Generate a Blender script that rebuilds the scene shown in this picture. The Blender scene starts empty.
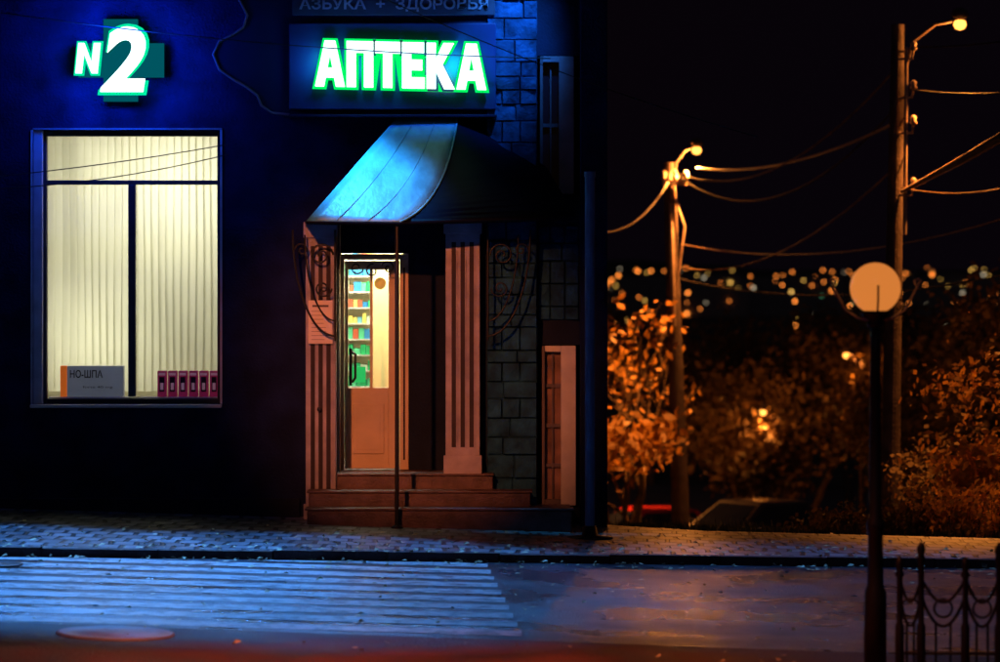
import bpy, math, random
import numpy as np
from mathutils import Vector, Matrix
random.seed(7); rng=np.random.default_rng(7)
S=bpy.context.scene
col=S.collection
# ------------------------------------------------------------ materials
def nodes(m):
    m.use_nodes=True; nt=m.node_tree; nt.nodes.clear(); return nt
def mat(name,c,rough=0.7,var=0.25,scale=6,bump=0.0,bscale=30,metal=0,emit=None,es=0,spec=0.5,c2=None,transl=0,sx=(1,1,1),rvar=0):
    m=bpy.data.materials.new(name); nt=nodes(m); N=nt.nodes; L=nt.links
    o=N.new('ShaderNodeOutputMaterial'); p=N.new('ShaderNodeBsdfPrincipled')
    tc=N.new('ShaderNodeTexCoord'); mp=N.new('ShaderNodeMapping'); mp.inputs['Scale'].default_value=sx
    L.new(tc.outputs['Object'],mp.inputs[0])
    n=N.new('ShaderNodeTexNoise'); n.inputs['Scale'].default_value=scale; n.inputs['Detail'].default_value=6
    L.new(mp.outputs[0],n.inputs['Vector'])
    r=N.new('ShaderNodeValToRGB'); r.color_ramp.elements[0].position=.3; r.color_ramp.elements[1].position=.7
    a=[x*(1-var) for x in c]; b=[min(1,x*(1+var)) for x in (c2 or c)]
    r.color_ramp.elements[0].color=(*a,1); r.color_ramp.elements[1].color=(*b,1)
    L.new(n.outputs['Fac'],r.inputs[0]); L.new(r.outputs[0],p.inputs['Base Color'])
    p.inputs['Roughness'].default_value=rough; p.inputs['Metallic'].default_value=metal
    if rvar:
        n3=N.new('ShaderNodeTexNoise'); n3.inputs['Scale'].default_value=.9; n3.inputs['Detail'].default_value=5
        L.new(mp.outputs[0],n3.inputs['Vector'])
        mr=N.new('ShaderNodeMapRange'); mr.inputs[1].default_value=.35; mr.inputs[2].default_value=.65; mr.inputs[3].default_value=rough-rvar; mr.inputs[4].default_value=rough+rvar
        L.new(n3.outputs['Fac'],mr.inputs[0]); L.new(mr.outputs[0],p.inputs['Roughness'])
    p.inputs['Specular IOR Level'].default_value=spec
    if emit: p.inputs['Emission Color'].default_value=(*emit,1); p.inputs['Emission Strength'].default_value=es
    if bump:
        n2=N.new('ShaderNodeTexNoise'); n2.inputs['Scale'].default_value=bscale; n2.inputs['Detail'].default_value=8
        L.new(mp.outputs[0],n2.inputs['Vector'])
        bp=N.new('ShaderNodeBump'); bp.inputs['Strength'].default_value=bump; bp.inputs['Distance'].default_value=.02
        L.new(n2.outputs['Fac'],bp.inputs['Height']); L.new(bp.outputs[0],p.inputs['Normal'])
    if transl:
        t=N.new('ShaderNodeBsdfTranslucent'); L.new(r.outputs[0],t.inputs[0])
        mx=N.new('ShaderNodeMixShader'); mx.inputs[0].default_value=transl
        L.new(p.outputs[0],mx.inputs[1]); L.new(t.outputs[0],mx.inputs[2]); L.new(mx.outputs[0],o.inputs[0])
    else: L.new(p.outputs[0],o.inputs[0])
    return m
def emi(name,c,s):
    m=bpy.data.materials.new(name); nt=nodes(m)
    o=nt.nodes.new('ShaderNodeOutputMaterial'); e=nt.nodes.new('ShaderNodeEmission')
    e.inputs[0].default_value=(*c,1); e.inputs[1].default_value=s
    nt.links.new(e.outputs[0],o.inputs[0]); return m
def glass(name):
    m=bpy.data.materials.new(name); nt=nodes(m); N=nt.nodes
    o=N.new('ShaderNodeOutputMaterial'); t=N.new('ShaderNodeBsdfTransparent'); g=N.new('ShaderNodeBsdfGlossy')
    g.inputs['Roughness'].default_value=.03
    mx=N.new('ShaderNodeMixShader'); mx.inputs[0].default_value=.06
    nt.links.new(t.outputs[0],mx.inputs[1]); nt.links.new(g.outputs[0],mx.inputs[2]); nt.links.new(mx.outputs[0],o.inputs[0]); return m
def paver_mat():
    m=mat('pavers',(.22,.235,.27),.4,.4,3,0)
    nt=m.node_tree;N=nt.nodes;L=nt.links
    p=[n for n in N if n.type=='BSDF_PRINCIPLED'][0]; ramp=[n for n in N if n.type=='VALTORGB'][0]
    mp=[n for n in N if n.type=='MAPPING'][0]
    b=N.new('ShaderNodeTexBrick'); b.inputs['Scale'].default_value=1; b.inputs['Brick Width'].default_value=.22
    b.inputs['Row Height'].default_value=.34; b.inputs['Mortar Size'].default_value=.025; b.inputs['Mortar Smooth'].default_value=.4
    b.inputs['Color1'].default_value=(1,1,1,1); b.inputs['Color2'].default_value=(.35,.35,.35,1); b.inputs['Mortar'].default_value=(.06,.06,.06,1)
    wn=N.new('ShaderNodeTexNoise'); wn.inputs['Scale'].default_value=1.3
    vm=N.new('ShaderNodeVectorMath'); vm.operation='MULTIPLY_ADD'; vm.inputs[1].default_value=(.12,.12,0)
    L.new(mp.outputs[0],wn.inputs[0]); L.new(wn.outputs['Color'],vm.inputs[0]); L.new(mp.outputs[0],vm.inputs[2]); L.new(vm.outputs[0],b.inputs['Vector'])
    mx=N.new('ShaderNodeMix'); mx.data_type='RGBA'; mx.blend_type='MULTIPLY'; mx.inputs[0].default_value=1
    L.new(ramp.outputs[0],mx.inputs[6]); L.new(b.outputs['Color'],mx.inputs[7]); L.new(mx.outputs[2],p.inputs['Base Color'])
    bp=N.new('ShaderNodeBump'); bp.inputs['Strength'].default_value=1; bp.inputs['Distance'].default_value=.03; bp.invert=True
    L.new(b.outputs['Fac'],bp.inputs['Height']); L.new(bp.outputs[0],p.inputs['Normal'])
    return m
M={}
M['wall']=mat('dark_plaster',(.006,.011,.050),.8,.55,3,.6,40,spec=.15)
M['facade2']=mat('dark_render',(.007,.012,.035),.8,.3,4,.4,40,spec=.2)
M['pil']=mat('pilaster_paint',(.36,.33,.44),.6,.25,5,.3,50)
M['groove']=mat('groove_dark',(.03,.02,.03),.8)
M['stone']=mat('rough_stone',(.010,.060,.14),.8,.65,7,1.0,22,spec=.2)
M['door']=mat('door_paint',(.55,.44,.32),.45,.14,3,.1,40)
M['frame']=mat('window_frame_dark',(.02,.02,.03),.5)
M['white']=mat('white_paint',(.6,.57,.55),.5,.12,6)
M['sillw']=mat('sill_paint',(.45,.44,.5),.5,.2,6)
M['palegrey']=mat('grey_pale_trim',(.22,.19,.24),.6,.2,6)
M['winbar']=mat('window_bar',(.10,.08,.10),.6,.2,6)
M['glass']=glass('clear_glass')
M['dglass']=mat('dark_glass',(.01,.012,.02),.08,.2,2,spec=.8)
M['litglass']=mat('glass_lit_tint',(.22,.13,.10),.25,.5,5,spec=.8)  # tan pane colour stands for the orange-lit interior
M['blind']=mat('blind_fabric',(.70,.70,.58),.8,.05,2,transl=.8)
M['room']=mat('room_wall',(.7,.66,.5),.8,.05)
M['step']=mat('step_stone',(.10,.06,.075),.5,.4,8,.5,40)
M['canopyL']=mat('canopy_metal_lit',(.09,.36,.54),.4,.45,2.2,.3,12,sx=(1.5,1.5,.5))  # lit face: blue light put into the canopy colour
M['canopyD']=mat('canopy_metal_shaded',(.002,.004,.016),.6,.3,4,spec=.08)  # same canopy, with shade put into the colour of its unlit faces
M['iron']=mat('black_iron',(.008,.009,.014),.45,.3,20,metal=.2)
M['post']=mat('post_paint',(.10,.20,.42),.4,.2,6,metal=.2)
M['board']=mat('sign_board_panel',(.008,.030,.12),.5,.2,3)
M['boardD']=mat('sign_fascia',(.007,.012,.040),.6,.2,3,spec=.2)
M['concrete']=mat('pole_concrete',(.11,.075,.07),.8,.35,6,.6,30)
M['metalo']=mat('galvanised_fittings',(.40,.30,.25),.5,.2,6)
M['asphalt']=mat('asphalt',(.026,.028,.042),.32,.55,1.4,.7,45,rvar=.13)
M['asphaltN']=mat('asphalt_sodium_tint',(.070,.020,.015),.55,.55,1.8,.9,40,rvar=.1,spec=.3)  # near road asphalt, red of the sodium light put into its colour
M['kerb']=mat('kerb_stone',(.06,.03,.035),.7,.3,5,.5,30)
M['paver']=paver_mat()
M['soil']=mat('soil_grass',(.05,.04,.025),.9,.5,1.5,.8,12,c2=(.06,.06,.03))
M['street']=mat('lower_street',(.16,.12,.1),.7,.3,1,.3,20)
M['bark']=mat('bark',(.14,.09,.06),.85,.4,12,.8,30)
M['leafO']=mat('leaf_autumn',(.42,.19,.04),.5,.4,1.3,c2=(.62,.32,.06),transl=.4)
M['leafD']=mat('leaf_dark',(.03,.026,.015),.7,.6,.6,c2=(.16,.09,.025),transl=.25)
M['cable']=mat('cable',(.012,.012,.018),.7)
M['cablelit']=mat('cable_lit_orange',(.20,.13,.09),.6)  # cable colour lightened and warmed to stand for sodium light on it
M['black']=mat('black_rubber',(.02,.02,.02),.7)
# ------------------------------------------------------------ helpers
def link(o,parent=None):
    col.objects.link(o)
    if parent: o.parent=parent
    return o
def empty(name,parent=None):
    e=bpy.data.objects.new(name,None); e.empty_display_size=.3; return link(e,parent)
def meshobj(name,v,f,m,parent=None,smooth=False):
    me=bpy.data.meshes.new(name); me.from_pydata([tuple(p) for p in v],[],f)
    for x in (m if isinstance(m,list) else [m]): me.materials.append(x)
    if smooth: me.polygons.foreach_set('use_smooth',[True]*len(me.polygons))
    me.update(); o=bpy.data.objects.new(name,me); return link(o,parent)
def box(name,x0,x1,y0,y1,z0,z1,m,parent=None,bev=0.006):
    v=[(x,y,z) for z in (z0,z1) for y in (y0,y1) for x in (x0,x1)]
    f=[(0,2,3,1),(4,5,7,6),(0,1,5,4),(2,6,7,3),(0,4,6,2),(1,3,7,5)]
    o=meshobj(name,v,f,m,parent)
    if bev:
        b=o.modifiers.new('b','BEVEL'); b.width=bev; b.segments=2
    return o
def tube(name,pts,r,m,parent=None,cyc=False,smooth=True,taper=None,res=3):
    cu=bpy.data.curves.new(name,'CURVE'); cu.dimensions='3D'; cu.bevel_depth=r; cu.bevel_resolution=res; cu.use_fill_caps=True
    sp=cu.splines.new('POLY'); sp.points.add(len(pts)-1)
    for i,p in enumerate(pts):
        sp.points[i].co=(*p,1)
        if taper: sp.points[i].radius=taper[i]
    sp.use_cyclic_u=cyc; sp.use_smooth=smooth; cu.materials.append(m)
    return link(bpy.data.objects.new(name,cu),parent)
def lathe(name,prof,cx,cy,m,parent=None,n=32):
    v=[];f=[]
    for r,z in prof:
        for i in range(n):
            a=2*math.pi*i/n; v.append((cx+r*math.cos(a),cy+r*math.sin(a),z))
    k=len(prof)
    for j in range(k-1):
        for i in range(n): f.append((j*n+i,j*n+(i+1)%n,(j+1)*n+(i+1)%n,(j+1)*n+i))
    f.append(tuple(range(n))[::-1]); f.append(tuple((k-1)*n+i for i in range(n)))
    return meshobj(name,v,f,m,parent,True)
def wire(name,a,b,sag,r,m,parent=None,n=24):
    a=Vector(a);b=Vector(b)
    pts=[a.lerp(b,t)-Vector((0,0,sag*4*t*(1-t))) for t in [i/n for i in range(n+1)]]
    return tube(name,pts,r,m,parent,res=1)
def text(name,s,x0,x1,z0,z1,yf,depth,m,parent=None,off=0.0,shear=0.0,grow=0.0,tilt=0.0):
    cu=bpy.data.curves.new(name,'FONT'); cu.body=s; cu.extrude=.1; cu.offset=off; cu.shear=shear; cu.resolution_u=5
    o=bpy.data.objects.new(name+'_tmp',cu); col.objects.link(o); bpy.context.view_layer.update()
    dg=bpy.context.evaluated_depsgraph_get()
    me=bpy.data.meshes.new_from_object(o.evaluated_get(dg)); bpy.data.objects.remove(o)
    n=len(me.vertices); a=np.zeros(n*3); me.vertices.foreach_get('co',a); a=a.reshape(-1,3)
    mn=a.min(0); mx=a.max(0); t=(a-mn)/(mx-mn)
    x0-=grow;x1+=grow;z0-=grow;z1+=grow
    b=np.stack([x0+t[:,0]*(x1-x0), yf+(1-t[:,2])*depth, z0+t[:,1]*(z1-z0)-tilt*(t[:,0]-.5)],1)
    me.vertices.foreach_set('co',b.ravel()); me.materials.clear(); me.materials.append(m); me.update(); me.name=name
    return link(bpy.data.objects.new(name,me),parent)
def glyphs(name,loops,y,ext,off,m,parent):
    # flat letters cut from sheet, standing upright in the facade plane
    cu=bpy.data.curves.new(name,'CURVE'); cu.dimensions='2D'; cu.fill_mode='BOTH'; cu.extrude=ext; cu.offset=off
    for lp in loops:
        sp=cu.splines.new('POLY'); sp.points.add(len(lp)-1)
        for i,(a,b) in enumerate(lp): sp.points[i].co=(a,b,0,1)
        sp.use_cyclic_u=True
    cu.materials.append(m); o=bpy.data.objects.new(name,cu); o.rotation_euler=(math.pi/2,0,0); o.location=(0,y,0); return link(o,parent)
def light(name,kind,loc,energy,color,parent=None,target=None,**k):
    l=bpy.data.lights.new(name,kind); l.energy=energy; l.color=color
    for a,b in k.items(): setattr(l,a,b)
    o=bpy.data.objects.new(name,l); o.location=loc
    if target is not None: o.rotation_euler=(Vector(target)-Vector(loc)).to_track_quat('-Z','Y').to_euler()
    return link(o,parent)
# ------------------------------------------------------------ ground
def h(x,y):
    return -0.03*np.clip(x,-10,10)+np.interp(y,[36,45,60,66,78,150,1200,3000],[0,-.7,-2.05,-3.0,-4.3,-4.9,-14,-14])
def sheet(name,xs,y0f,y1f,ny,off,m):
    v=[];f=[];nx=len(xs)
    for j in range(ny+1):
        for x in xs:
            y=y0f(x)+(y1f(x)-y0f(x))*j/ny; v.append((x,y,float(h(x,y))+off))
    for j in range(ny):
        for i in range(nx-1):
            a=j*nx+i; f.append((a,a+1,a+nx+1,a+nx))
    return meshobj(name,v,f,m)
xs=np.concatenate([-np.geomspace(1500,12,10),np.linspace(-10,10,21),np.geomspace(12,1500,10)])
ysg=np.concatenate([np.linspace(-40,36,20),np.linspace(38,82,23),np.geomspace(90,3000,18)])
v=[(x,y,float(h(x,y))-.03) for y in ysg for x in xs]; nx=len(xs)
f=[(j*nx+i,j*nx+i+1,(j+1)*nx+i+1,(j+1)*nx+i) for j in range(len(ysg)-1) for i in range(nx-1)]
meshobj('ground',v,f,M['soil'])
kl=lambda x:31.35+0.2*np.clip(x,-10,10)
rx=np.concatenate([[-60,-30],np.linspace(-10,10,21),[30,60]])
sheet('road',rx,lambda x:25.15-.05*x,kl,6,0,M['asphalt'])
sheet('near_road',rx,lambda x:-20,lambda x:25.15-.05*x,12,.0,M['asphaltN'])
sheet('far_pavement',rx,lambda x:kl(x)+.15,lambda x:35.2 if x<1.5 else 34.7+.05*min(x,10),6,.07,M['paver'])
def prismline(name,xs,yf,w,z0,z1,m):
    v=[];f=[]
    for x in xs:
        y=yf(x); b=float(h(x,y))
        v+=[(x,y,b+z0),(x,y+.012,b+z1),(x,y+w,b+z1),(x,y+w,b+z0)]
    for i in range(len(xs)-1):
        for k in range(3): f.append((4*i+k,4*i+4+k,4*i+5+k,4*i+1+k))
    return meshobj(name,v,f,m)
kerb=empty('kerb')
xx=-11.0
while xx<11:
    prismline('kerb_block',[xx,xx+.985],lambda x:kl(x)+random.uniform(-.01,.01),.15,-.05,.078+random.uniform(-.008,.008),M['kerb']).parent=kerb; xx+=1
sheet('lower_street',np.linspace(-10,40,26),lambda x:68,lambda x:112,12,.01,M['street'])
# crosswalk paint
mz=bpy.data.materials.new('worn_white_paint'); nt=nodes(mz);N=nt.nodes;L=nt.links
o=N.new('ShaderNodeOutputMaterial');p=N.new('ShaderNodeBsdfPrincipled');t=N.new('ShaderNodeTexCoord')
n1=N.new('ShaderNodeTexNoise');n1.inputs['Scale'].default_value=5;n1.inputs['Detail'].default_value=12;n1.inputs['Roughness'].default_value=.75
L.new(t.outputs['Object'],n1.inputs[0])
r=N.new('ShaderNodeValToRGB');r.color_ramp.elements[0].position=.37;r.color_ramp.elements[1].position=.54
r.color_ramp.elements[0].color=(.05,.05,.06,1);r.color_ramp.elements[1].color=(.66,.68,.70,1)
L.new(n1.outputs['Fac'],r.inputs[0]);L.new(r.outputs[0],p.inputs['Base Color']);p.inputs['Roughness'].default_value=.42
bp=N.new('ShaderNodeBump');bp.inputs['Strength'].default_value=.5;bp.inputs['Distance'].default_value=.01;L.new(n1.outputs['Fac'],bp.inputs['Height']);L.new(bp.outputs[0],p.inputs['Normal'])
L.new(p.outputs[0],o.inputs[0])
v=[];f=[]
for i in range(10):
    y0=25.4+i*.60; w=.36
    xr=.16-.03*i; nseg=40; b=len(v)
    for j in range(nseg+1):
        x=-6.2+(xr+6.2)*j/nseg
        y1=min(y0+w,float(kl(x))-.08)
        v+=[(x,min(y0,y1-.01)+rng.uniform(-.014,.014),float(h(x,0))+.004),(x,y1+rng.uniform(-.014,.014),float(h(x,0))+.004)]
    for j in range(nseg): f.append((b+2*j,b+2*j+2,b+2*j+3,b+2*j+1))
meshobj('crosswalk_marking',v,f,mz)
for (cx,cy,rr) in [(-2.72,24.75,.42),(-4.35,29.7,.3)]:
    mc=lathe('manhole_cover',[(rr,-.02),(rr,.012),(rr-.03,.016),(rr-.05,.008),(rr*.5,.008),(rr*.48,.014),(.02,.014)],0,0,M['sillw' if rr>.4 else 'iron'])
    mc.location=(cx,cy,float(h(cx,cy))+.002); mc.rotation_euler=(0,math.radians(1.72),0)
# ------------------------------------------------------------ pharmacy building
B=empty('pharmacy_building')
W=M['wall']
YF=35.0
wx0,wx1,wz0,wz1=-4.67,-2.80,1.26,4.0
box('wall_left',-9,wx0,YF,YF+.35,-.6,4.15,W,B,0)
box('wall_below_window',wx0,wx1,YF,YF+.35,-.6,wz0,W,B,0)
box('wall_above_window',wx0,wx1,YF,YF+.35,wz1,4.15,W,B,0)
box('wall_mid',wx1,-1.62,YF,YF+.35,-.6,4.15,W,B,0)
box('wall_upper',-9,-.13,YF,YF+.35,4.15,9,W,B,0)
box('lintel_entrance',-1.62,-.13,YF,YF+.35,3.1,4.15,W,B,0)
box('wall_right_of_door',-.55,-.13,YF,YF+.9,-.6,3.1,M['facade2'],B,0)
box('plinth',-9,-2.0,YF-.06,YF,-.6,.32,M['facade2'],B)
box('frame_left',wx0,wx0+.09,YF+.02,YF+.2,wz0,wz1,M['sillw'],B)
box('frame_left_inner',wx0+.09,wx0+.125,YF+.1,YF+.2,wz0,wz1,M['frame'],B)
box('frame_right',wx1-.035,wx1,YF+.1,YF+.2,wz0,wz1,M['frame'],B)
box('frame_top',wx0+.125,wx1-.035,YF+.1,YF+.2,wz1-.06,wz1,M['frame'],B)
box('frame_bottom',wx0+.125,wx1-.035,YF+.1,YF+.2,wz0,wz0+.05,M['frame'],B)
box('transom',wx0+.125,wx1-.035,YF+.1,YF+.18,3.455,3.50,M['frame'],B)
box('mullion',-3.73,-3.655,YF+.1,YF+.18,wz0+.07,3.455,M['frame'],B)
box('pane',wx0+.12,wx1-.03,YF+.14,YF+.145,wz0+.06,wz1-.06,M['glass'],B,0)
box('outer_sill',wx0-.02,wx1+.02,YF-.09,YF+.1,wz0-.035,wz0-.003,M['white'],B)
box('outer_trim_right',wx1+.002,wx1+.022,YF-.012,YF-.001,wz0,wz1,M['sillw'],B,0)
box('outer_trim_left',wx0-.022,wx0-.002,YF-.012,YF-.001,wz0,wz1,M['sillw'],B,0)
box('outer_trim_top',wx0,wx1+.02,YF-.012,YF-.001,wz1+.002,wz1+.02,M['palegrey'],B,0)
box('room_floor',-5.4,-2.2,YF+.35,YF+1.9,wz0-.25,wz0-.2,M['room'],B,0)
box('room_ceiling',-5.4,-2.2,YF+.35,YF+1.9,4.25,4.3,M['room'],B,0)
box('room_back',-5.4,-2.2,YF+1.9,YF+1.95,wz0-.2,4.25,M['room'],B,0)
box('room_side_l',-5.45,-5.4,YF+.35,YF+1.9,wz0-.2,4.25,M['room'],B,0)
box('room_side_r',-2.2,-2.15,YF+.35,YF+1.9,wz0-.2,4.25,M['room'],B,0)
box('inner_sill',wx0+.13,wx1-.04,YF+.2,YF+.42,wz0+.02,wz0+.06,M['white'],B)
v=[];f=[]; x=wx0+.05; k=0
while x<wx1+.02:
    a=math.radians(20+random.uniform(-8,8)); wd=.094
    b=len(v); zb=wz0+.1+random.uniform(0,.01)
    for zz in np.linspace(zb,4.1,9):
        tw=a+.06*math.sin(zz*1.3+k)
        sway=.007*math.sin(zz*2+k*.7)
        for q in (-.5,0,.5):
            v.append((x+sway+q*wd*math.cos(tw),YF+.5+q*wd*math.sin(tw)+(.012 if q==0 else 0),zz))
    for j in range(8):
        for q in range(2): f.append((b+3*j+q,b+3*j+q+1,b+3*j+q+4,b+3*j+q+3))
    x+=.075; k+=1
meshobj('vertical_blinds',v,f,M['blind'],B,True)
light('room_light','AREA',(-3.5,YF+1.5,3.6),38,(1,.97,.80),B,target=(-3.75,YF+.5,2.9),shape='RECTANGLE',size=1.6,size_y=.8)
light('room_light_low','AREA',(-4.2,YF+1.2,1.9),7,(1,.97,.75),B,target=(-4.2,YF+.5,1.8),shape='RECTANGLE',size=.7,size_y=.6)
bx=empty('medicine_display_box'); zs=wz0+.062
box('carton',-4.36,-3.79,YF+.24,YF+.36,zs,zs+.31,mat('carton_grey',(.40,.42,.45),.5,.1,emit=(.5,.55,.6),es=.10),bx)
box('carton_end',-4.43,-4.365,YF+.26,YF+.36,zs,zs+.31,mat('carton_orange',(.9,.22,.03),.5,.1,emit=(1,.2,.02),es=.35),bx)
text('carton_lettering','НО-ШПА',-4.33,-4.0,zs+.19,zs+.27,YF+.236,.003,M['black'],bx,off=.02)
text('carton_smallprint','forte 40 mg',-4.2,-3.9,zs+.08,zs+.11,YF+.236,.003,M['black'],bx)
bk=empty('row_of_boxes')
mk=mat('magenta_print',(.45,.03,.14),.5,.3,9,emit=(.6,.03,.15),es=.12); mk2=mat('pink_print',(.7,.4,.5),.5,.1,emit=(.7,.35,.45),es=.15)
for i in range(6):
    x=-3.45+i*.105
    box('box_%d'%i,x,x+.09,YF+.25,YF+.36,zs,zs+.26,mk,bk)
    box('label_%d'%i,x+.02,x+.07,YF+.246,YF+.249,zs+.05,zs+.2,M['groove'],bk,0)
    box('label_print_%d'%i,x+.03,x+.06,YF+.242,YF+.245,zs+.07,zs+.14,mk2,bk,0)
    box('cap_%d'%i,x+.012,x+.078,YF+.246,YF+.249,zs+.215,zs+.24,mk2,bk,0)
def pilaster(nm,x0,x1,z0,z1,y):
    box(nm,x0,x1,y,YF+.0,z0,z1,M['pil'],B,.01)
    w=(x1-x0)
    for i in range(3):
        c=x0+w*(.24+.26*i)
        box(nm+'_groove',c-.022,c+.022,y-.004,y-.001,z0+.28,z1-.22,M['groove'],B,0)
        box(nm+'_rib',c+.022,c+.034,y-.018,y-.001,z0+.28,z1-.22,M['pil'],B,0)
    box(nm+'_capital',x0-.02,x1+.02,y-.035,y-.002,z1-.14,z1+.02,M['pil'],B,.008)
    box(nm+'_base',x0-.02,x1+.02,y-.035,y-.002,z0,z0+.2,M['pil'],B,.008)
pilaster('pilaster',-1.93,-1.63,.08,3.06,34.75)
pilaster('pilaster',-.54,-.20,.562,3.1,34.75)
box('left_reveal',-1.655,-1.622,YF,YF+.9,.3,3.1,M['door'],B,0)
nb=mat('paper_notice',(.80,.72,.72),.8,.06,8)
box('notice',-1.90,-1.66,34.700,34.712,1.87,2.3,nb,B,0)
box('notice_heading',-1.86,-1.70,34.696,34.699,2.235,2.255,M['winbar'],B,0)
for i in range(8): box('notice_line',-1.87,-1.70-random.uniform(0,.06),34.696,34.699,2.19-i*.04,2.195-i*.04,M['palegrey'],B,0)
lathe('pilaster_lock',[(.025,0),(.025,.03)],0,0,M['frame'],B).matrix_world=Matrix.Translation((-1.79,34.74,1.22))@Matrix.Rotation(math.pi/2,4,'X')
box('landing',-1.62,-.07,34.7,YF+1.2,-.5,.56,M['step'],B,.012)
box('step_mid',-1.88,.30,34.4,34.99,-.5,.41,M['step'],B,.012)
box('step_low',-1.88,.70,34.1,34.98,-.5,.26,M['step'],B,.012)
for (x0,x1,y,z) in [(-1.62,-.06,34.68,.56),(-1.9,.32,34.38,.41),(-1.9,.72,34.08,.26)]:
    box('step_nosing',x0,x1,y,y+.3,z+.002,z+.022,M['step'],B,.006)
yd=35.6; dz=.565
box('recess_ceiling',-1.62,-.55,YF+.35,YF+.9,3.1,3.2,M['facade2'],B,0)
box('door_jamb_left',-1.62,-1.585,yd,yd+.12,dz,2.76,M['door'],B)
box('door_head',-1.585,-.93,yd,yd+.12,2.70,2.76,M['door'],B)
box('door_jamb_right',-1.02,-.93,yd,yd+.12,dz,2.70,M['door'],B)
box('door_jamb_groove',-.985,-.965,yd-.004,yd-.001,dz+.1,2.62,M['groove'],B,0)
box('infill_above',-1.62,-.55,yd+.02,yd+.1,2.765,3.1,M['facade2'],B,0)
box('infill_right',-.93,-.55,yd+.02,yd+.1,dz,2.765,M['facade2'],B,0)
yl=yd+.03
box('leaf_stile_left',-1.58,-1.545,yl,yl+.05,dz+.01,2.69,M['door'],B)
box('leaf_stile_right',-1.135,-1.025,yl,yl+.05,dz+.01,2.69,M['door'],B)
box('leaf_top',-1.545,-1.135,yl,yl+.05,2.6,2.69,M['door'],B)
box('leaf_bottom',-1.545,-1.135,yl,yl+.05,dz+.01,1.40,M['door'],B)
box('leaf_panel',-1.50,-1.18,yl-.015,yl-.001,dz+.16,1.24,M['door'],B,.012)
box('leaf_panel_in',-1.46,-1.22,yl-.022,yl-.016,dz+.2,1.20,M['door'],B,.005)
box('glazing_divider',-1.325,-1.295,yl+.01,yl+.04,1.40,2.6,M['door'],B,.004)
box('door_glass',-1.545,-1.135,yl+.02,yl+.025,1.4,2.6,M['glass'],B,0)
tube('door_handle',[(-1.50,yl-.01,1.76),(-1.50,yl-.06,1.76),(-1.47,yl-.07,1.74),(-1.47,yl-.07,1.5),(-1.50,yl-.06,1.46),(-1.50,yl-.01,1.46)],.014,M['iron'],B)
box('handle_plate',-1.535,-1.505,yl-.008,yl-.001,1.42,1.8,M['iron'],B)
lathe('round_sticker',[(.06,0),(.06,.004)],0,0,mat('yellow_sticker',(.7,.5,.1),.5,.1,emit=(.8,.5,.1),es=.3),B).matrix_world=Matrix.Translation((-1.22,yl-.004,2.46))@Matrix.Rotation(math.pi/2,4,'X')
box('shop_back',-2.6,-.3,37.6,37.65,.5,3.3,M['room'],B,0)
box('shop_partition',-1.33,-.99,36.3,36.34,.56,3.3,mat('cream_wall',(.8,.74,.42),.7,.05),B,0)
box('shop_side_r',-.99,-.95,yd+.13,37.6,.5,3.3,M['room'],B,0)
box('shop_side_l',-2.65,-2.6,yd+.13,37.6,.5,3.3,M['room'],B,0)
box('shop_floor',-2.6,-.3,yd+.13,37.6,.5,.555,M['room'],B,0)
box('shop_ceiling',-2.6,-.3,yd+.13,37.6,3.3,3.35,M['room'],B,0)
cols=[mat('pack_%d'%i,c,.5,.1) for i,c in enumerate([(.02,.42,.16),(.6,.75,.6),(.03,.22,.5),(.5,.1,.05),(.1,.55,.3),(.75,.6,.15),(.15,.4,.5)])]
box('shelf_unit',-2.1,-1.33,36.6,37.0,.56,.6,M['white'],B)
for r_ in range(14):
    z0=.7+r_*.165
    box('shelf',-2.1,-1.30,36.6,37.0,z0,z0+.015,M['white'],B,0)
    x=-1.75
    while x<-1.34:
        w=random.uniform(.03,.08); box('pack',x,x+w,36.62,36.8,z0+.016,z0+random.uniform(.07,.14),random.choice(cols if z0>1.7 else [cols[0],cols[4],cols[1],cols[0]]),B,0); x+=w+.005
box('poster_green',-1.52,-1.38,35.95,35.96,1.44,1.6,emi('green_poster',(.05,.9,.2),.6),B,0)
light('shop_light','AREA',(-1.4,36.1,3.2),110,(1,.97,.75),B,target=(-1.5,36.3,1),size=.7)
def blocks(x0,x1,yb,z0,z1,nm):
    z=z0; v=[];f=[]
    while z<z1:
        hh=random.uniform(.12,.24); cuts=[x0]+sorted([x0+(x1-x0)*random.uniform(.25,.75)] if random.random()<.7 else [x0+(x1-x0)*.3,x0+(x1-x0)*.66])+[x1]
        for (a,b) in zip(cuts[:-1],cuts[1:]):
            d=random.uniform(0,.035); k=len(v); g=.008; a+=.002;b-=.002
            for (q,yy) in ((0,yb),(g,yb-.02-d)):
                v+=[(a+q,yy+random.uniform(-.018,.018)*(q>0),z+q),(b-q,yy+random.uniform(-.018,.018)*(q>0),z+q),(b-q,yy+random.uniform(-.018,.018)*(q>0),z+hh-.004-q),(a+q,yy,z+hh-.004-q)]
            f+=[(k,k+1,k+5,k+4),(k+1,k+2,k+6,k+5),(k+2,k+3,k+7,k+6),(k+3,k,k+4,k+7),(k+4,k+5,k+6),(k+4,k+6,k+7)]
        z+=hh
    meshobj(nm,v,f,M['stone'],B)
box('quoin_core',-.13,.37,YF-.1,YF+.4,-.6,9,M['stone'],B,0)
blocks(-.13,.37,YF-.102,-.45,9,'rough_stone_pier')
box('bay_wall_mid',.37,.80,YF+.1,YF+.3,1.85,3.35,M['facade2'],B,0)
blocks(.38,.79,YF+.09,2.1,2.9,'bay_stonework')
box('bay_wall_low',.37,.80,YF+.1,YF+.3,-.6,.22,M['facade2'],B,0)
box('bay_wall_top',.37,.80,YF+.1,YF+.3,4.75,9,M['facade2'],B,0)
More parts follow.
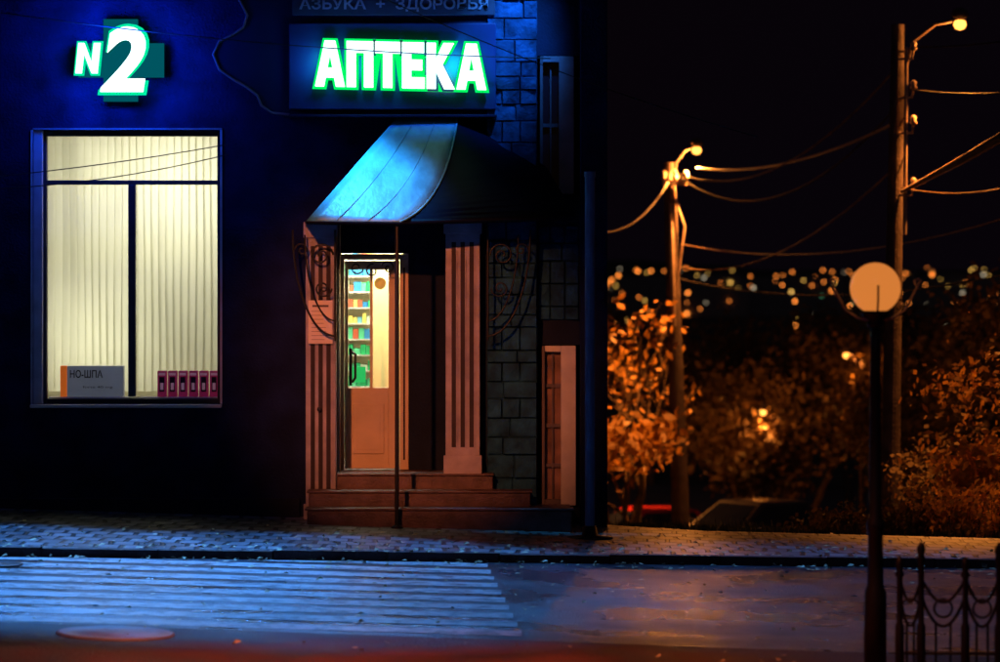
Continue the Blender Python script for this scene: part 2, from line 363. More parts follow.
def narrowwin(x0,x1,z0,z1,n,m,gl_):
    y=YF+.08
    box('bay_casing_l',x0,x0+.03,y-.03,y+.1,z0,z1,M['winbar'],B); box('bay_casing_r',x1-.15,x1,y-.03,y+.1,z0,z1,m,B)
    box('bay_casing_t',x0+.03,x1-.15,y-.028,y+.1,z1-.06,z1,m,B); box('bay_casing_b',x0+.03,x1-.15,y-.028,y+.1,z0,z0+.06,M['winbar'],B)
    box('bay_glass',x0+.03,x1-.15,y+.07,y+.08,z0+.06,z1-.06,gl_,B,0)
    for i in range(1,n): 
        zz=z0+(z1-z0)*i/n; box('bay_bar',x0+.032,x1-.152,y+.03,y+.06,zz-.018,zz+.018,M['winbar'],B,0)
    box('bay_bar_v',x0+.10,x0+.115,y+.028,y+.058,z0+.062,z1-.062,M['winbar'],B,0)
narrowwin(.40,.74,3.36,4.74,2,M['palegrey'],M['dglass'])
narrowwin(.42,.76,.24,1.84,4,M['white'],M['litglass'])
box('corner_pier',.80,1.07,YF-.15,YF+.3,-.6,9,M['wall'],B,.01)
box('side_wall',.85,1.05,YF+.3,47,-3,9,M['wall'],B,0)
box('back_wall',-9,.85,46.8,47,-3,9,M['wall'],B,0)
box('left_end_wall',-9,-8.8,YF+.35,46.8,-1,9,M['wall'],B,0)
box('roof',-9.1,1.2,YF-.3,47.2,9,9.3,M['facade2'],B,0)
box('string_course',-9,-.13,YF-.06,YF-.002,5.75,5.9,M['facade2'],B)
# canopy
A=(-1.0,34.93,4.14);Bp=(-.42,34.93,4.14);C=(-.60,34.2,3.42);D=(-.97,33.9,3.06);E=(-1.88,34.05,3.07);E2=(-1.95,34.93,3.07);F=(.74,34.2,3.12);G=(.74,34.93,3.15);Hh=(.45,34.9,3.62)
def patch(nm,P,m,th=.03):
    o=meshobj(nm,P,[tuple(range(len(P)))],m,B); s=o.modifiers.new('s','SOLIDIFY'); s.thickness=th; s.offset=0; return o
v=[];f=[];n=14
def rid(t):
    b=Vector(Bp);d=Vector(D);c=Vector(C); q=2*c-.5*(b+d); return b*(1-t)**2+q*2*t*(1-t)+d*t*t
def lef(t):
    a=Vector(A);e=Vector(E); q=(a+e)*.5+Vector((-.0,-.05,.0)); return a*(1-t)**2+q*2*t*(1-t)+e*t*t
for i in range(n+1):
    a=lef(i/n);b=rid(i/n)
    for j in range(9): v.append(a.lerp(b,j/8)+Vector((0,0,.012*math.sin(math.pi*j/8)*math.sin(math.pi*i/n))))
for i in range(n):
    for j in range(8): k=i*9+j; f.append((k,k+1,k+10,k+9))
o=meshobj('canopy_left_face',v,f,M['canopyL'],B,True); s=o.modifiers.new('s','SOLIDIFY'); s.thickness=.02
v=[rid(i/n) for i in range(n+1)]; m0=len(v)
rt=[Vector(Bp).lerp(Vector(Hh),min(1,t*2)) if t<.5 else Vector(Hh).lerp(Vector(F),t*2-1) for t in [i/n for i in range(n+1)]]
v+=rt; f=[(i,i+1,m0+i+1,m0+i) for i in range(n)]
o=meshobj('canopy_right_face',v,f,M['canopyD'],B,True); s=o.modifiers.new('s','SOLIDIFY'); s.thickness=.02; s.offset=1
patch('canopy_end',[A,E,E2],M['canopyD'],.01)
patch('canopy_end_r',[Hh,F,G],M['canopyD'],.01)
tube('canopy_rim',[E,D,F],.018,M['canopyD'],B,smooth=False)
tube('canopy_ridge',[rid(i/n)+Vector((0,-.012,.012)) for i in range(n+1)],.010,M['canopyL'],B)
for q in (.33,.66): tube('canopy_seam',[lef(i/n).lerp(rid(i/n),q)+Vector((-.01,-.016,.022)) for i in range(n+1)],.004,M['canopyL'],B)
meshobj('canopy_soffit',[(E2[0],34.93,3.05),(E[0],E[1],3.045),(D[0],D[1],3.04),(F[0],F[1],3.09),(F[0],34.93,3.09)],[(0,1,2,3,4)],M['canopyD'],B)
tube('canopy_support',[(-1.0,33.96,3.05),(-1.0,33.96,0.08)],.02,M['iron'],B,smooth=False)
lathe('support_foot',[(.06,.08),(.06,.11),(.03,.13)],-1.0,33.96,M['iron'],B)
def spiral(c,r0,turns,y,a0,sg=1,n=40):
    return [(c[0]+r0*(1-i/n*.85)*math.cos(a0+sg*turns*2*math.pi*i/n),y,c[1]+r0*(1-i/n*.85)*math.sin(a0+sg*turns*2*math.pi*i/n)) for i in range(n+1)]
for (sx,x0) in ((1,-.12),(-1,-1.63)):
    y=34.6; g=empty('canopy_bracket',B)
    tube('bar',[(x0,y,3.0),(x0,y,1.9)],.011,M['iron'],g)
    tube('arc',[(x0+sx*.42*math.sin(t),y,1.95+1.05*(1-math.cos(t))) for t in np.linspace(0,math.pi/2,20)],.011,M['iron'],g)
    tube('arc2',[(x0+sx*.30*math.sin(t),y,2.1+.85*(1-math.cos(t))) for t in np.linspace(0,math.pi/2,20)],.009,M['iron'],g)
    tube('scroll',spiral((x0+sx*.14,2.75),.12,1.6,y,math.pi if sx>0 else 0,-sx),.010,M['iron'],g)
    tube('scroll2',spiral((x0+sx*.12,2.42),.09,1.5,y,math.pi if sx>0 else 0,sx),.009,M['iron'],g)
    tube('scroll3',spiral((x0+sx*.33,2.8),.07,1.3,y,0 if sx>0 else math.pi,sx),.009,M['iron'],g)
for k in range(3): tube('door_grille_scroll',spiral((-1.45+.16*k,2.62-.03*(k%2)),.07,1.3,35.4,k*1.4,1 if k%2 else -1),.008,M['iron'],B)
blue=(.07,.32,1)
for (fx,tx,ty,e,sz) in ((-4.4,-4.6,29.9,2700,52),(-2.0,-1.9,29.9,2400,52),(.7,3.6,30.2,1300,62)):  # unseen blue spots with housings, added to light crosswalk and road
    g=empty('added_floodlight')
    tube('arm',[(fx,34.95,6.35),(fx,34.1,6.5)],.025,M['iron'],g)
    box('housing',fx-.16,fx+.16,34.0,34.2,6.45,6.6,M['iron'],g)
    light('lamp','SPOT',(fx,33.98,6.4),e,blue,g,target=(tx,ty,0),spot_size=math.radians(sz),spot_blend=.4 if fx<0 else .9,shadow_soft_size=.12)
light('canopy_fill_spot','SPOT',(-2.9,33.7,6.45),2500,(.05,.45,1),B,target=(-1.3,34.3,3.45),spot_size=math.radians(22),spot_blend=.9,shadow_soft_size=.1)  # unseen spot added to brighten the canopy's left face
light('pier_fill_spot','SPOT',(.7,33.7,6.6),900,(.03,.26,1),B,target=(.12,34.9,5.0),spot_size=math.radians(34),spot_blend=1,shadow_soft_size=.1)  # unseen spot added to throw blue onto the stone pier
# ------------------------------------------------------------ signs
fas=empty('shop_fascia')
def poly(nm,P,y,th,m,par):
    k=len(P); v=[(x,y,z) for x,z in P]+[(x,y+th,z) for x,z in P]
    f=[tuple(range(k)),tuple(range(2*k-1,k-1,-1))]+[(i,i+k,(i+1)%k+k,(i+1)%k) for i in range(k)]
    return meshobj(nm,v,f,m,par)
edge=[(-2.1,4.15),(-2.28,4.17),(-2.38,4.24),(-2.42,4.34),(-2.52,4.42),(-2.66,4.5),(-2.8,4.6),(-2.86,4.75),(-2.80,4.88),(-2.66,4.95),(-2.56,5.02),(-2.52,5.14),(-2.58,5.26),(-2.66,5.4)]
poly('fascia_panel',edge+[(-2.66,5.7),(-.14,5.7),(-.14,4.15)],34.9,.09,M['boardD'],fas)
tube('fascia_moulding',[(x,34.895,z) for x,z in edge],.013,mat('moulding_red',(.22,.10,.13),.6),fas)
box('bottom_ledge',-2.1,-.03,34.78,34.9,4.12,4.148,M['boardD'],fas)
sg=empty('pharmacy_sign')
box('sign_panel',-2.1,-.04,34.84,34.898,4.2,5.06,M['board'],sg,.01)
core=emi('neon_core',(.72,1,.88),2.2); rim=emi('neon_green',(0.0,1.0,.16),1.0)
LA=[[(0,0),(.31,1),(.64,1),(.95,0),(.68,0),(.62,.2),(.33,.2),(.27,0)],[(.38,.4),(.57,.4),(.475,.74)]]
LP=[[(0,0),(0,1),(.85,1),(.85,0),(.57,0),(.57,.76),(.28,.76),(.28,0)]]
LT=[[(0,1),(.8,1),(.8,.76),(.54,.76),(.54,0),(.26,0),(.26,.76),(0,.76)]]
LE=[[(0,0),(0,1),(.7,1),(.7,.77),(.28,.77),(.28,.62),(.64,.62),(.64,.4),(.28,.4),(.28,.23),(.72,.23),(.72,0)]]
LK=[[(0,0),(0,1),(.28,1),(.28,.62),(.55,1),(.87,1),(.5,.53),(.9,0),(.57,0),(.28,.41),(.28,0)]]
loops=[]; cx=-1.83; sc=.302; hg=.45
for G_,w in ((LA,.95),(LP,.85),(LT,.8),(LE,.72),(LK,.9),(LA,.95)):
    for lp in G_: loops.append([(cx+a*sc,4.41+b*hg-(cx+a*sc+1)*.022) for a,b in lp])
    cx+=(w+.085)*sc
glyphs('letters_rim',loops,34.77,.03,.028,rim,sg)
glyphs('letters',loops,34.72,.015,.004,core,sg)
light('sign_backlight','AREA',(-1.02,34.6,4.65),20,(.02,.16,1),sg,target=(-1.02,35,4.65),shape='RECTANGLE',size=1.7,size_y=.25)
light('sign_greenlight','AREA',(-1.02,34.70,4.62),24,(.0,1,.3),sg,target=(-1.02,35,4.62),shape='RECTANGLE',size=1.6,size_y=.25)
nsn=empty('number_sign')
teal=emi('cross_teal',(.0,.20,.26),.45)
P=[(-3.95,4.28),(-3.61,4.28),(-3.61,4.52),(-3.35,4.52),(-3.35,4.86),(-3.61,4.86),(-3.61,5.1),(-3.95,5.1),(-3.95,4.86),(-4.2,4.86),(-4.2,4.52),(-3.95,4.52)]
poly('green_cross',P,34.86,.06,teal,nsn)
core2=emi('neon_core_blue',(.72,1,.95),2.2); rim2=emi('neon_cyan',(.0,.85,.4),1.0)
text('digit_rim','2',-3.97,-3.52,4.37,5.02,34.78,.04,rim2,nsn,off=.03,shear=.15,grow=.03)
text('digit','2',-3.97,-3.52,4.37,5.02,34.74,.035,core2,nsn,off=.03,shear=.15)
ny=[(0,0),(.11,1),(.34,1),(.58,.42),(.66,1),(.92,1),(.81,0),(.58,0),(.33,.58),(.25,0)]
nl_=[[( -4.22+a*.28,4.55+b*.31) for a,b in ny]]
glyphs('letter_rim',nl_,34.80,.02,.016,rim2,nsn); glyphs('letter',nl_,34.755,.015,-.004,core2,nsn)
light('number_backlight','AREA',(-3.8,34.55,4.7),80,(.0,.06,1),nsn,target=(-3.8,35,4.7),shape='DISK',size=.7)
nm_=empty('name_plate_sign')
box('plate',-2.07,-.05,34.85,34.898,5.14,5.40,mat('plate_grey',(.035,.035,.06),.6),nm_)
text('plate_letters','АЗБУКА  +  ЗДОРОВЬЯ',-2.0,-.12,5.175,5.31,34.835,.012,mat('plate_letter',(.3,.27,.33),.5),nm_,off=.02)
wr=empty('facade_cables')
wire('cable',(-6,34.7,3.45),(-2.7,34.75,3.85),.05,.006,M['cable'],wr)
wire('cable',(-6,34.6,3.4),(-2.7,34.75,3.75),.12,.006,M['cable'],wr)
wire('cable',(-6,34.7,5.32),(.5,34.7,4.7),.12,.007,M['cable'],wr)
wire('cable',(-1.6,34.6,5.5),(2.5,34.0,3.9),.1,.006,M['cable'],wr)
mp_=empty('metal_post')
tube('shaft',[(.86,33.5,.03),(.86,33.5,3.5)],.048,M['post'],mp_,smooth=False,res=6)
tube('cap',[(.86,33.5,3.5),(.86,33.5,3.55)],.055,M['post'],mp_,smooth=False,res=6)
lathe('foot',[(.22,.03),(.22,.055),(.08,.07),(.06,.16)],.86,33.5,M['iron'],mp_)
# ------------------------------------------------------------ globe lamp
gl=empty('globe_lamp'); gx,gy=2.52,23.5; gz=2.545
gm=mat('opal_globe',(.20,.055,.015),.3,.4,4,emit=(1,.30,.055),es=.66)
lathe('globe',[(.17*math.sin(t),gz-.17*math.cos(t)) for t in np.linspace(.12,math.pi-.01,28)],gx,gy,gm,gl,40)
lathe('collar',[(.05,gz-.26),(.06,gz-.24),(.045,gz-.22),(.1,gz-.18),(.105,gz-.155),(.06,gz-.15)],gx,gy,M['iron'],gl)
lathe('post',[(.075,-.15),(.075,.5),(.055,.55),(.05,.9),(.062,.93),(.062,.97),(.045,1.0),(.038,1.6),(.034,2.1),(.032,gz-.25)],gx,gy,M['iron'],gl)
tube('stem',[(gx,gy-.12,gz-.19),(gx,gy-.176,gz-.08),(gx,gy-.18,gz+.02)],.007,M['iron'],gl)
for s_ in (-1,1):
    tube('scroll_arm',[(gx+s_*.03,gy,gz-.22),(gx+s_*.12,gy,gz-.2),(gx+s_*.2,gy,gz-.15),(gx+s_*.25,gy,gz-.06),(gx+s_*.29,gy,gz+.02),(gx+s_*.31,gy,gz+.05),(gx+s_*.29,gy,gz+.065),(gx+s_*.265,gy,gz+.045),(gx+s_*.275,gy,gz+.02)],.009,M['metalo'],gl)
    tube('scroll_curl',spiral((gx+s_*.16,gz-.12),.06,1.3,gy,-1.57,s_),.007,M['iron'],gl)
# ------------------------------------------------------------ iron fence
fe=empty('iron_fence')
fy=lambda x:23.3-(x-2.6)*.12
posts=[2.66,2.80,3.09,3.31,3.62,3.95,4.3,4.65,5.0]
for i,x in enumerate(posts):
    top=.80 if i%2 else .7
    y=fy(x); lathe('post_%d'%i,[(.03,-.2),(.03,.3),(.02,.32),(.02,top-.08),(.034,top-.06),(.02,top-.03),(.03,top),(.026,top+.03),(.006,top+.06)],x,y,M['iron'],fe,12)
for i in range(len(posts)-1):
    a,b=posts[i],posts[i+1]
    for (zz,sag) in ((.62,.16),(.5,.2),(.12,0)):
        tube('rail',[(a+(b-a)*t,fy(a+(b-a)*t),zz-sag*4*t*(1-t)) for t in np.linspace(0,1,12)],.011,M['iron'],fe)
    n_=3
    for j in range(1,n_):
        x=a+(b-a)*j/n_; t=j/n_; tube('bar',[(x,fy(x),-.15),(x,fy(x),.5-.2*4*t*(1-t))],.008,M['iron'],fe)
    c=(a+b)/2; tube('ring',[(c+.06*math.cos(q),fy(c),.42+.06*math.sin(q)) for q in np.linspace(0,2*math.pi,20)],.008,M['iron'],fe)
# ------------------------------------------------------------ poles and street lamps
sod=(1,.30,.045)
hot=emi('sodium_bulb',(1,.33,.05),4.5)
def cobra(g,px,py,top,hx,hy,hz,energy,weak,tgt,cone):
    dx=hx-px
    tube('arm',[(px,py,top-.9),(px+dx*.25,py+(hy-py)*.25,hz-.25),(px+dx*.6,py+(hy-py)*.6,hz-.04),(hx,hy,hz+.02)],.025,M['concrete'],g)
    L_=lathe('lamp_head',[(.02,0),(.08,.03),(.11,.08),(.09,.14),(.03,.17)],0,0,M['concrete'],g,16); L_.location=(hx,hy,hz)
    b=lathe('bulb',[(.01,-.12),(.06,-.10),(.085,-.05),(.07,0),(.04,.01)],0,0,hot,g,16); b.location=(hx,hy,hz)
    light('lamp','SPOT',(hx,hy,hz-.2),energy,sod,g,target=tgt,spot_size=math.radians(cone),spot_blend=.5,shadow_soft_size=.03)
    light('lamp_spill','POINT',(hx,hy,hz-.22),weak,sod,g,shadow_soft_size=.03)
p1=empty('street_lamp')
tube('pole',[(3.12,60,-2.6),(2.90,60,4.3)],.13,M['concrete'],p1,smooth=False,taper=[1.25,.75],res=6)
cobra(p1,2.9,60,4.3,3.36,59.8,4.55,3200,300,(2.0,60,-2.5),116)
box('pole_bracket',2.78,3.2,59.8,59.86,3.9,4.0,M['metalo'],p1)
for k in range(3): lathe('insulator',[(.03,0),(.06,.03),(.04,.07),(.05,.12),(.01,.16)],2.8+.19*k,59.83,M['metalo'],p1,12).location=(0,0,4.0)
tube('guy',[(2.92,59.9,3.9),(3.16,59.9,3.2),(3.0,59.9,2.0)],.02,M['metalo'],p1)
tube('guy',[(2.92,59.85,3.6),(2.98,59.85,1.5)],.03,M['metalo'],p1)
p2=empty('street_lamp')
tube('pole',[(5.0,45,-1.2),(5.12,45,5.7)],.10,M['concrete'],p2,smooth=False,taper=[1.3,.85],res=6)
cobra(p2,5.12,45,5.7,5.9,44.9,5.74,2200,80,(5.8,42.3,0),84)
for z in (5.35,4.85,4.4,3.6):
    tube('hook',[(5.12,44.9,z-.1),(5.28,44.85,z-.1),(5.3,44.85,z+.03)],.018,M['metalo'],p2)
    lathe('insulator',[(.02,0),(.05,.03),(.03,.06),(.045,.1),(.01,.13)],5.3,44.85,M['metalo'],p2,12).location=(0,0,z)
tube('conduit',[(5.21,44.86,5.4),(5.19,44.86,3.0)],.025,M['metalo'],p2)
lc=empty('overhead_cables')
wire('cable',(2.95,59.8,4.15),(5.3,44.85,5.4),.75,.012,M['cablelit'],lc)
wire('cable',(3.0,59.8,4.1),(5.3,44.85,4.9),.9,.012,M['cable'],lc)
wire('cable',(3.36,59.8,4.2),(5.2,44.85,4.5),.25,.018,M['metalo'],lc)
wire('cable',(2.87,59.8,3.95),(1.05,46,3.1),.35,.018,M['metalo'],lc)
wire('cable',(3.1,59.8,2.5),(5.2,44.85,4.0),.5,.012,M['cablelit'],lc)
wire('cable',(3.1,59.8,2.3),(9,40,3.6),.7,.010,M['cable'],lc)
wire('cable',(3.1,59.8,2.9),(9,40,4.6),.8,.010,M['cablelit'],lc)
for q in range(3): wire('cable',(5.15,44.9,3.55),(7.7,36.2,5.8),.12+.05*q,.022,M['metalo'],lc)
wire('cable',(5.15,44.9,3.6),(8.2,37.5,5.35),.7,.012,M['cablelit'],lc)
wire('cable',(5.3,44.85,4.85),(9,38,5.6),.4,.010,M['cable'],lc)
wire('cable',(5.3,44.85,5.4),(9,38,6.2),.3,.010,M['cable'],lc)
def plainlamp(x,y,zt,e):
    g=empty('street_lamp'); z=float(h(x,y))
    tube('pole',[(x+.4,y,z-.1),(x+.4,y,zt)],.06,M['concrete'],g,smooth=False)
    cobra(g,x+.4,y,zt,x,y-.1,zt+.15,e,e*.4,(x,y-1,z),130)
plainlamp(8.7,88,.05,260)
plainlamp(1.3,77,1.2,2400)
plainlamp(6.3,84,-1.2,170)
# lamps hung on a span wire over the road, above the picture
p3=empty('street_lamp')
for sx_ in (9.5,-9.5): tube('pole',[(sx_,21.7,-.3),(sx_,21.7,8)],.1,M['concrete'],p3,smooth=False,res=6)
wire('span_wire',(9.5,21.7,7.7),(-9.5,21.7,7.7),.8,.012,M['cable'],p3)
for lx in (-3.4,-.4):
    L_=lathe('lamp_head',[(.14,0),(.15,.05),(.10,.16),(.04,.24)],0,0,M['concrete'],p3); L_.location=(lx,21.7,6.7)
light('lamp','SPOT',(-3.4,21.7,6.62),5600,(1,.23,.06),p3,target=(-.9,35,1.7),spot_size=math.radians(17),spot_blend=.8,shadow_soft_size=.1)
light('lamp_down','SPOT',(-.4,21.7,6.62),3200,(1,.19,.06),p3,target=(-.4,21.0,0),spot_size=math.radians(80),spot_blend=.9,shadow_soft_size=.1)
# ------------------------------------------------------------ trees
def frust(v,f,mi,a,b,ra,rb,n=6):
    a=Vector(a);b=Vector(b);d=(b-a).normalized(); u=d.orthogonal().normalized(); w=d.cross(u); k=len(v)
    for (c,r) in ((a,ra),(b,rb)):
        for i in range(n):
            t=2*math.pi*i/n; v.append(c+u*r*math.cos(t)+w*r*math.sin(t))
    for i in range(n): f.append((k+i,k+(i+1)%n,k+n+(i+1)%n,k+n+i)); mi.append(0)
def tree(name,x,y,ht,nl,leaf,size=.1,seed=0,lean=0,bare=.3,spread=.35,low=.33,side=(.45,1.0)):
    R=random.Random(seed); z=float(h(x,y))-.1; v=[];f=[];mi=[];tips=[]
    def grow(p,d,l,r,dep):
        n=3; 
        for i in range(n):
            d2=(d+Vector((R.uniform(-1,1),R.uniform(-1,1),R.uniform(-.3,.6)))*.18).normalized()
            q=p+d2*l/n; frust(v,f,mi,p,q,r,r*.84,6 if dep<2 else 4); p=q; r*=.84; d=d2
            if dep>=2: tips.append((p,r))
        if dep<4:
            for k in range(3 if dep else 5):
                a=R.uniform(0,6.28); s=R.uniform(*side)
                nd=(d*.75+Vector((math.cos(a)*s,math.sin(a)*s,R.uniform(-.1,.5)))).normalized()
                grow(p,nd,(l if dep else ht*.3)*R.uniform(.58,.8),r*.68,dep+1)
    grow(Vector((x,y,z)),Vector((lean,0,1)).normalized(),ht*low,ht*.022,0)
    dens=[R.random() for _ in tips]
    for _ in range(nl):
        k=R.randrange(len(tips)); 
        if dens[k]<bare: continue
        p=tips[k][0]+Vector((R.gauss(0,1),R.gauss(0,1),R.gauss(0,1)))*spread*.5
        s=size*R.uniform(.5,1.3); a=Vector((R.gauss(0,1),R.gauss(0,1),R.gauss(0,1))).normalized(); b=a.orthogonal().normalized()
        k=len(v); v+=[p-a*s*.6,p+b*s*.35,p+a*s*.6,p-b*s*.35]; f.append((k,k+1,k+2,k+3)); mi.append(1)
    o=meshobj(name,v,f,[M['bark'],leaf]); o.data.polygons.foreach_set('material_index',mi); return o
tree('autumn_tree',2.15,58.5,3.6,1900,M['leafO'],.18,3,bare=.6,spread=.3,low=.12,side=(.5,1.1))
tree('bare_tree',1.8,59.5,5.6,600,M['leafO'],.14,4,bare=.6,low=.2,side=(.3,.7))
tree('bare_tree',2.4,62.5,5.8,500,M['leafO'],.13,9,bare=.6,low=.2,side=(.3,.7))
k=20
for (x,y,ht) in [(5.4,84,3.9),(6.6,90,4.8),(8.2,93,5.8),(10.2,86,5.4),(11.4,95,6.4),(12.6,84,5.8),(14,100,7),(7.3,106,6.0),(10.6,106,6.7),(4.8,112,6.6),(13,112,7)]:
    tree('park_tree',x,y,ht,3800,M['leafD'],.2,k,spread=.8,bare=.2); k+=1
tree('park_tree',9.6,62,5.6,4200,M['leafD'],.14,50,spread=.6,bare=.3)
tree('park_tree',7.4,68,4.4,3200,M['leafD'],.14,51,spread=.6,bare=.3)
tree('autumn_tree',5.4,39.5,1.75,2000,M['leafO'],.10,61,spread=.2,bare=.5,low=.15)
tree('autumn_tree',5.9,41,2.6,1600,M['leafO'],.09,62,spread=.3,bare=.5)
def shrub(name,x,y,w,ht,n,leaf,seed,size=.06):
    R=random.Random(seed); v=[];f=[];mi=[]; z=float(h(x,y))-.03
    for i in range(26):
        a=R.uniform(0,6.28); p=Vector((x+R.gauss(0,w*.25),y+R.gauss(0,.2),z)); d=Vector((math.cos(a)*.5,math.sin(a)*.5,1)).normalized()
        H=ht*R.uniform(.5,1.05); q=p
        for s in range(4):
            q2=q+d*H/4; frust(v,f,mi,q,q2,.012-.002*s,.01-.002*s,4); q=q2; d=(d+Vector((R.uniform(-.3,.3),R.uniform(-.3,.3),.05))).normalized()
            for _ in range(n//104):
                pp=q+Vector((R.gauss(0,.09),R.gauss(0,.09),R.gauss(0,.07))); ss=size*R.uniform(.5,1.4)
                a_=Vector((R.gauss(0,1),R.gauss(0,1),R.gauss(0,1))).normalized(); b_=a_.orthogonal(); k=len(v)
                v+=[pp-a_*ss*.6,pp+b_*ss*.35,pp+a_*ss*.6,pp-b_*ss*.35]; f.append((k,k+1,k+2,k+3)); mi.append(1)
    o=meshobj(name,v,f,[M['bark'],leaf]); o.data.polygons.foreach_set('material_index',mi)
shrub('shrub',3.8,38,.9,.22,2000,M['leafD'],1)
shrub('shrub',4.4,37.5,.9,.4,2000,M['leafD'],2)
shrub('shrub',5.0,37.2,.9,.6,1600,M['leafO'],3)
shrub('shrub',6.0,38,1,.9,1600,M['leafO'],4)
shrub('shrub',5.8,44,1.2,1.4,2600,M['leafD'],6)
v=[];f=[]
for i in range(9000):
    x=rng.uniform(1.3,8); y=rng.uniform(35.1,44); z=float(h(x,y))-.03; hh=rng.uniform(.03,.10)*(1+ (rng.random()<.1)); a=rng.uniform(0,3.14); w=.007
    dx,dy=math.cos(a)*w,math.sin(a)*w; lx,ly=rng.normal(0,.03,2); k=len(v)
    v+=[(x-dx,y-dy,z),(x+dx,y+dy,z),(x+lx,y+ly,z+hh)]; f.append((k,k+1,k+2))
meshobj('grass',v,f,mat('grass_blades',(.06,.07,.025),.7,.4,2))
v=[];f=[]
for i in range(1300):
    if rng.random()<.65: x=rng.uniform(-6,6.5); y=float(kl(x))+rng.exponential(.9)*(1 if rng.random()<.6 else -.35)
    else: x=rng.uniform(-6,7); y=rng.uniform(24,34)
    if x<1.2 and y>33.9: continue
    y=min(y,36)
    on=y>float(kl(x)); z=float(h(x,y))+(.082 if on and y<34.7 else .012); s=rng.uniform(.015,.04); a=rng.uniform(0,6.28); tl=rng.uniform(0,.025)
    ca,sa=math.cos(a)*s,math.sin(a)*s; k=len(v)
    v+=[(x-ca,y-sa,z),(x-sa*.6,y+ca*.6,z+tl),(x+ca,y+sa,z+tl*.5),(x+sa*.6,y-ca*.6,z+.002)]; f.append((k,k+1,k+2,k+3))
meshobj('fallen_leaves',v,f,mat('fallen_leaf',(.5,.3,.12),.6,.4,9,c2=(.8,.65,.4)))
# ------------------------------------------------------------ cars
def car(name,x,y,rot,paint):
    g=empty(name); w=.84
    prof=[(-2.1,.28),(-2.15,.55),(-2.05,.82),(-1.6,.90),(-1.05,.95),(1.0,.93),(1.75,.82),(2.1,.70),(2.15,.45),(2.05,.25)]
    k=len(prof); v=[];f=[]
    for (s,ins) in ((-1,0),(-.93,1),(.93,1),(1,0)):
        for (a,b) in prof:
            sc=.97 if ins==0 else 1.0; v.append((a*sc,s*w,.25+(b-.25)*(.93 if ins==0 else 1)))
    for r_ in range(3):
        for i in range(k): f.append((r_*k+i,r_*k+(i+1)%k,(r_+1)*k+(i+1)%k,(r_+1)*k+i))
    f.append(tuple(range(k))); f.append(tuple(range(4*k-1,3*k-1,-1)))
    o=meshobj('body',v,f,paint,g); b=o.modifiers.new('b','BEVEL'); b.width=.05; b.segments=3
    cb=[(-1.5,.9,.80),(-1.05,1.42,.62),(.25,1.45,.62),(1.1,.9,.78)]
    v=[(a,s*ww,z) for (a,z,ww) in cb for s in (-1,1)]
    f=[(0,1,3,2),(2,3,5,4),(4,5,7,6),(0,2,4,6),(1,7,5,3)]
    o=meshobj('cabin',v,f,paint,g); b=o.modifiers.new('b','BEVEL'); b.width=.05; b.segments=3
    meshobj('rear_window',[(-1.46,-.64,.98),(-1.46,.64,.98),(-1.13,.53,1.36),(-1.13,-.53,1.36)],[(0,1,2,3)],M['dglass'],g)
    meshobj('windscreen',[(1.06,-.66,.96),(1.06,.66,.96),(.36,.54,1.39),(.36,-.54,1.39)],[(0,1,2,3)],M['dglass'],g)
    for s in (-1,1):
        meshobj('side_window',[(-1.25,s*.79,.97),(.9,s*.79,.97),(.2,s*.665,1.37),(-.95,s*.665,1.37)],[(0,1,2,3)],M['dglass'],g)
        for a in (-1.3,1.3):
            q=lathe('wheel',[(.2,-.1),(.31,-.09),(.32,0),(.31,.09),(.2,.1)],0,0,M['black'],g,24); q.rotation_euler=(math.pi/2,0,0); q.location=(a,s*.76,.31)
            q=lathe('hub',[(.19,-.01),(.19,.01),(.05,.02)],0,0,M['palegrey'],g,16); q.rotation_euler=(-s*math.pi/2,0,0); q.location=(a,s*.865,.31)
        box('headlight',2.06,2.13,s*.6-.14,s*.6+.14,.56,.70,M['white'],g,.02)
        box('tail_light',-2.14,-2.07,s*.62-.1,s*.62+.1,.6,.78,mat('tail_red',(.5,.02,.02),.3,.1),g,.02)
        box('mirror',.75,.87,s*.9-.08,s*.9+.08,.95,1.07,paint,g,.03)
    box('number_plate',2.13,2.15,-.26,.26,.36,.48,M['white'],g,0)
    box('grille',2.12,2.14,-.35,.35,.5,.62,M['black'],g,.01)
    g.location=(x,y,float(h(x,y))+.01); g.rotation_euler=(0,0,rot)
car('parked_car',5.15,72,math.radians(-140),mat('black_paint',(.035,.03,.035),.25,.1,spec=.8))
car('parked_car',3.2,78,math.radians(-160),mat('red_paint',(.35,.02,.02),.25,.1,spec=.6))
# ------------------------------------------------------------ distant hills + town
def ridge(nm,y,base,hts,x0,x1,m):
    n=80; xs_=np.linspace(x0,x1,n); v=[];f=[]
    for i,x in enumerate(xs_):
        t=base+hts*(.6+.25*math.sin(x*.011+1)+.15*math.sin(x*.031)+.06*math.sin(x*.13)); v+=[(x,y-hts*6,-16),(x,y,t),(x,y+150,-16)]
    for i in range(n-1):
        for k in range(2): f.append((3*i+k,3*i+3+k,3*i+4+k,3*i+1+k))
    return meshobj(nm,v,f,m)
ridge('hill',1700,-16,14,-700,900,M['soil'])
tw=empty('distant_town')
v=[];f=[]
def addbox(x,y,z,a,b,c):
    k=len(v); v.extend([(x+i*a,y+j*b,z+l*c) for l in (0,1) for j in (0,1) for i in (0,1)])
    f.extend([(k,k+2,k+3,k+1),(k+4,k+5,k+7,k+6),(k,k+1,k+5,k+4),(k+2,k+6,k+7,k+3),(k,k+4,k+6,k+2),(k+1,k+3,k+7,k+5)])
groups={'amber':[],'yellow':[],'white':[],'teal':[]}
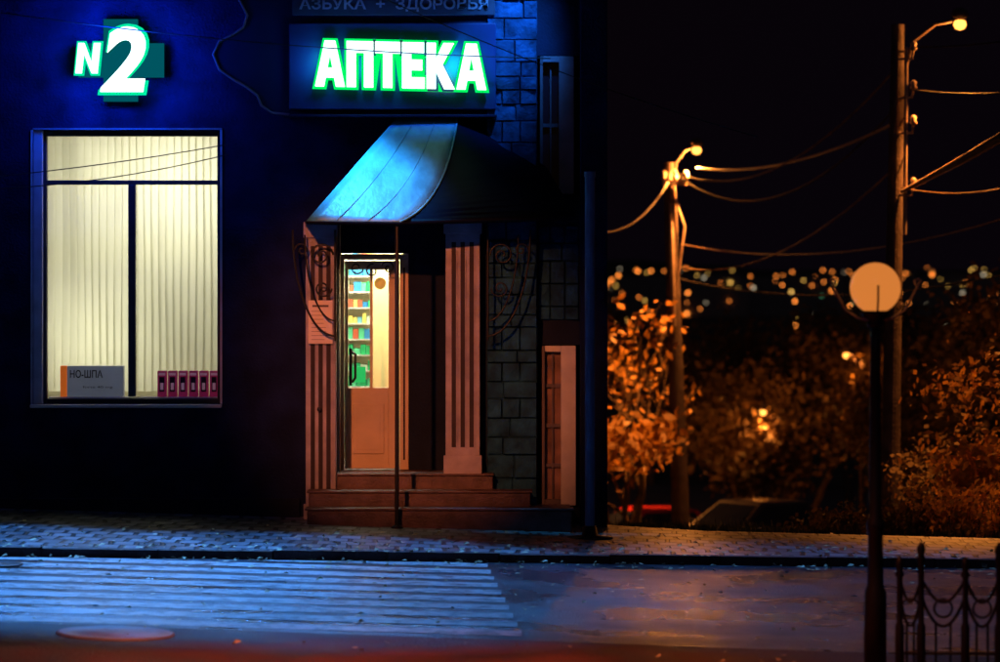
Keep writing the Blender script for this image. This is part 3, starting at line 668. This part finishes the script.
for i in range(130):
    y=rng.uniform(650,1500); x=rng.uniform(.03,.16)*y; z=float(h(x,y))-1; a=rng.uniform(8,22); c=rng.uniform(3,9); addbox(x,y,z,a,9,c)
    for _ in range(rng.integers(0,4)): groups[rng.choice(['amber','yellow','amber','teal','amber','yellow'])].append((x+rng.uniform(.5,a-.5),y-.4,z+rng.uniform(1.5,c),rng.uniform(.13,.36)))
for i in range(230):
    y=rng.uniform(420,1550); x=rng.uniform(.03,.165)*y; groups[rng.choice(['amber','amber','yellow','amber','amber','white'])].append((x,y,float(h(x,y))+rng.uniform(2,10)*min(1,y/900),rng.uniform(.13,.42)*min(1,y/900)))
meshobj('town_blocks',v,f,mat('town_walls',(.2,.17,.15),.8),tw)
for g,c,st in (('amber',(1,.26,.035),5.5),('yellow',(1,.55,.10),3.2),('white',(.9,.75,.5),1.6),('teal',(.2,.8,.4),1.5)):
    v=[];f=[]
    for (x,y,z,s) in groups[g]:
        k=len(v); v+=[(x-s,y,z),(x,y-s,z),(x+s,y,z),(x,y+s,z),(x,y,z+s),(x,y,z-s)]
        f+=[(k,k+1,k+4),(k+1,k+2,k+4),(k+2,k+3,k+4),(k+3,k,k+4),(k+1,k,k+5),(k+2,k+1,k+5),(k+3,k+2,k+5),(k,k+3,k+5)]
    meshobj('town_lights_'+g,v,f,emi('town_'+g,c,st),tw)
# ------------------------------------------------------------ world, moonlight, camera
w=bpy.data.worlds.new('World'); S.world=w; w.use_nodes=True; nt=w.node_tree; nt.nodes.clear()
o=nt.nodes.new('ShaderNodeOutputWorld'); b=nt.nodes.new('ShaderNodeBackground'); s=nt.nodes.new('ShaderNodeTexSky'); s.sky_type='NISHITA'; s.sun_disc=False
s.sun_elevation=math.radians(-3); s.sun_rotation=math.radians(200)
b.inputs[1].default_value=.05
b2=nt.nodes.new('ShaderNodeBackground'); b2.inputs[0].default_value=(.7,.35,.8,1); b2.inputs[1].default_value=.0028
ad=nt.nodes.new('ShaderNodeAddShader')
nt.links.new(s.outputs[0],b.inputs[0]); nt.links.new(b.outputs[0],ad.inputs[0]); nt.links.new(b2.outputs[0],ad.inputs[1]); nt.links.new(ad.outputs[0],o.inputs[0])
light('moon','SUN',(0,0,30),.02,(.5,.6,1),None,target=(5,40,0),angle=math.radians(.5))
cam=bpy.data.cameras.new('camera'); co=link(bpy.data.objects.new('camera',cam)); co.location=(0,0,2.8); co.rotation_euler=(math.pi/2,0,0)
cam.lens=126; cam.sensor_width=36; cam.shift_y=-.081; cam.clip_end=6000; cam.clip_start=.5
cam.dof.use_dof=True; cam.dof.focus_distance=33.0; cam.dof.aperture_fstop=1.8
S.camera=co
S.view_settings.view_transform='Standard'; S.view_settings.look='None'; S.view_settings.exposure=0
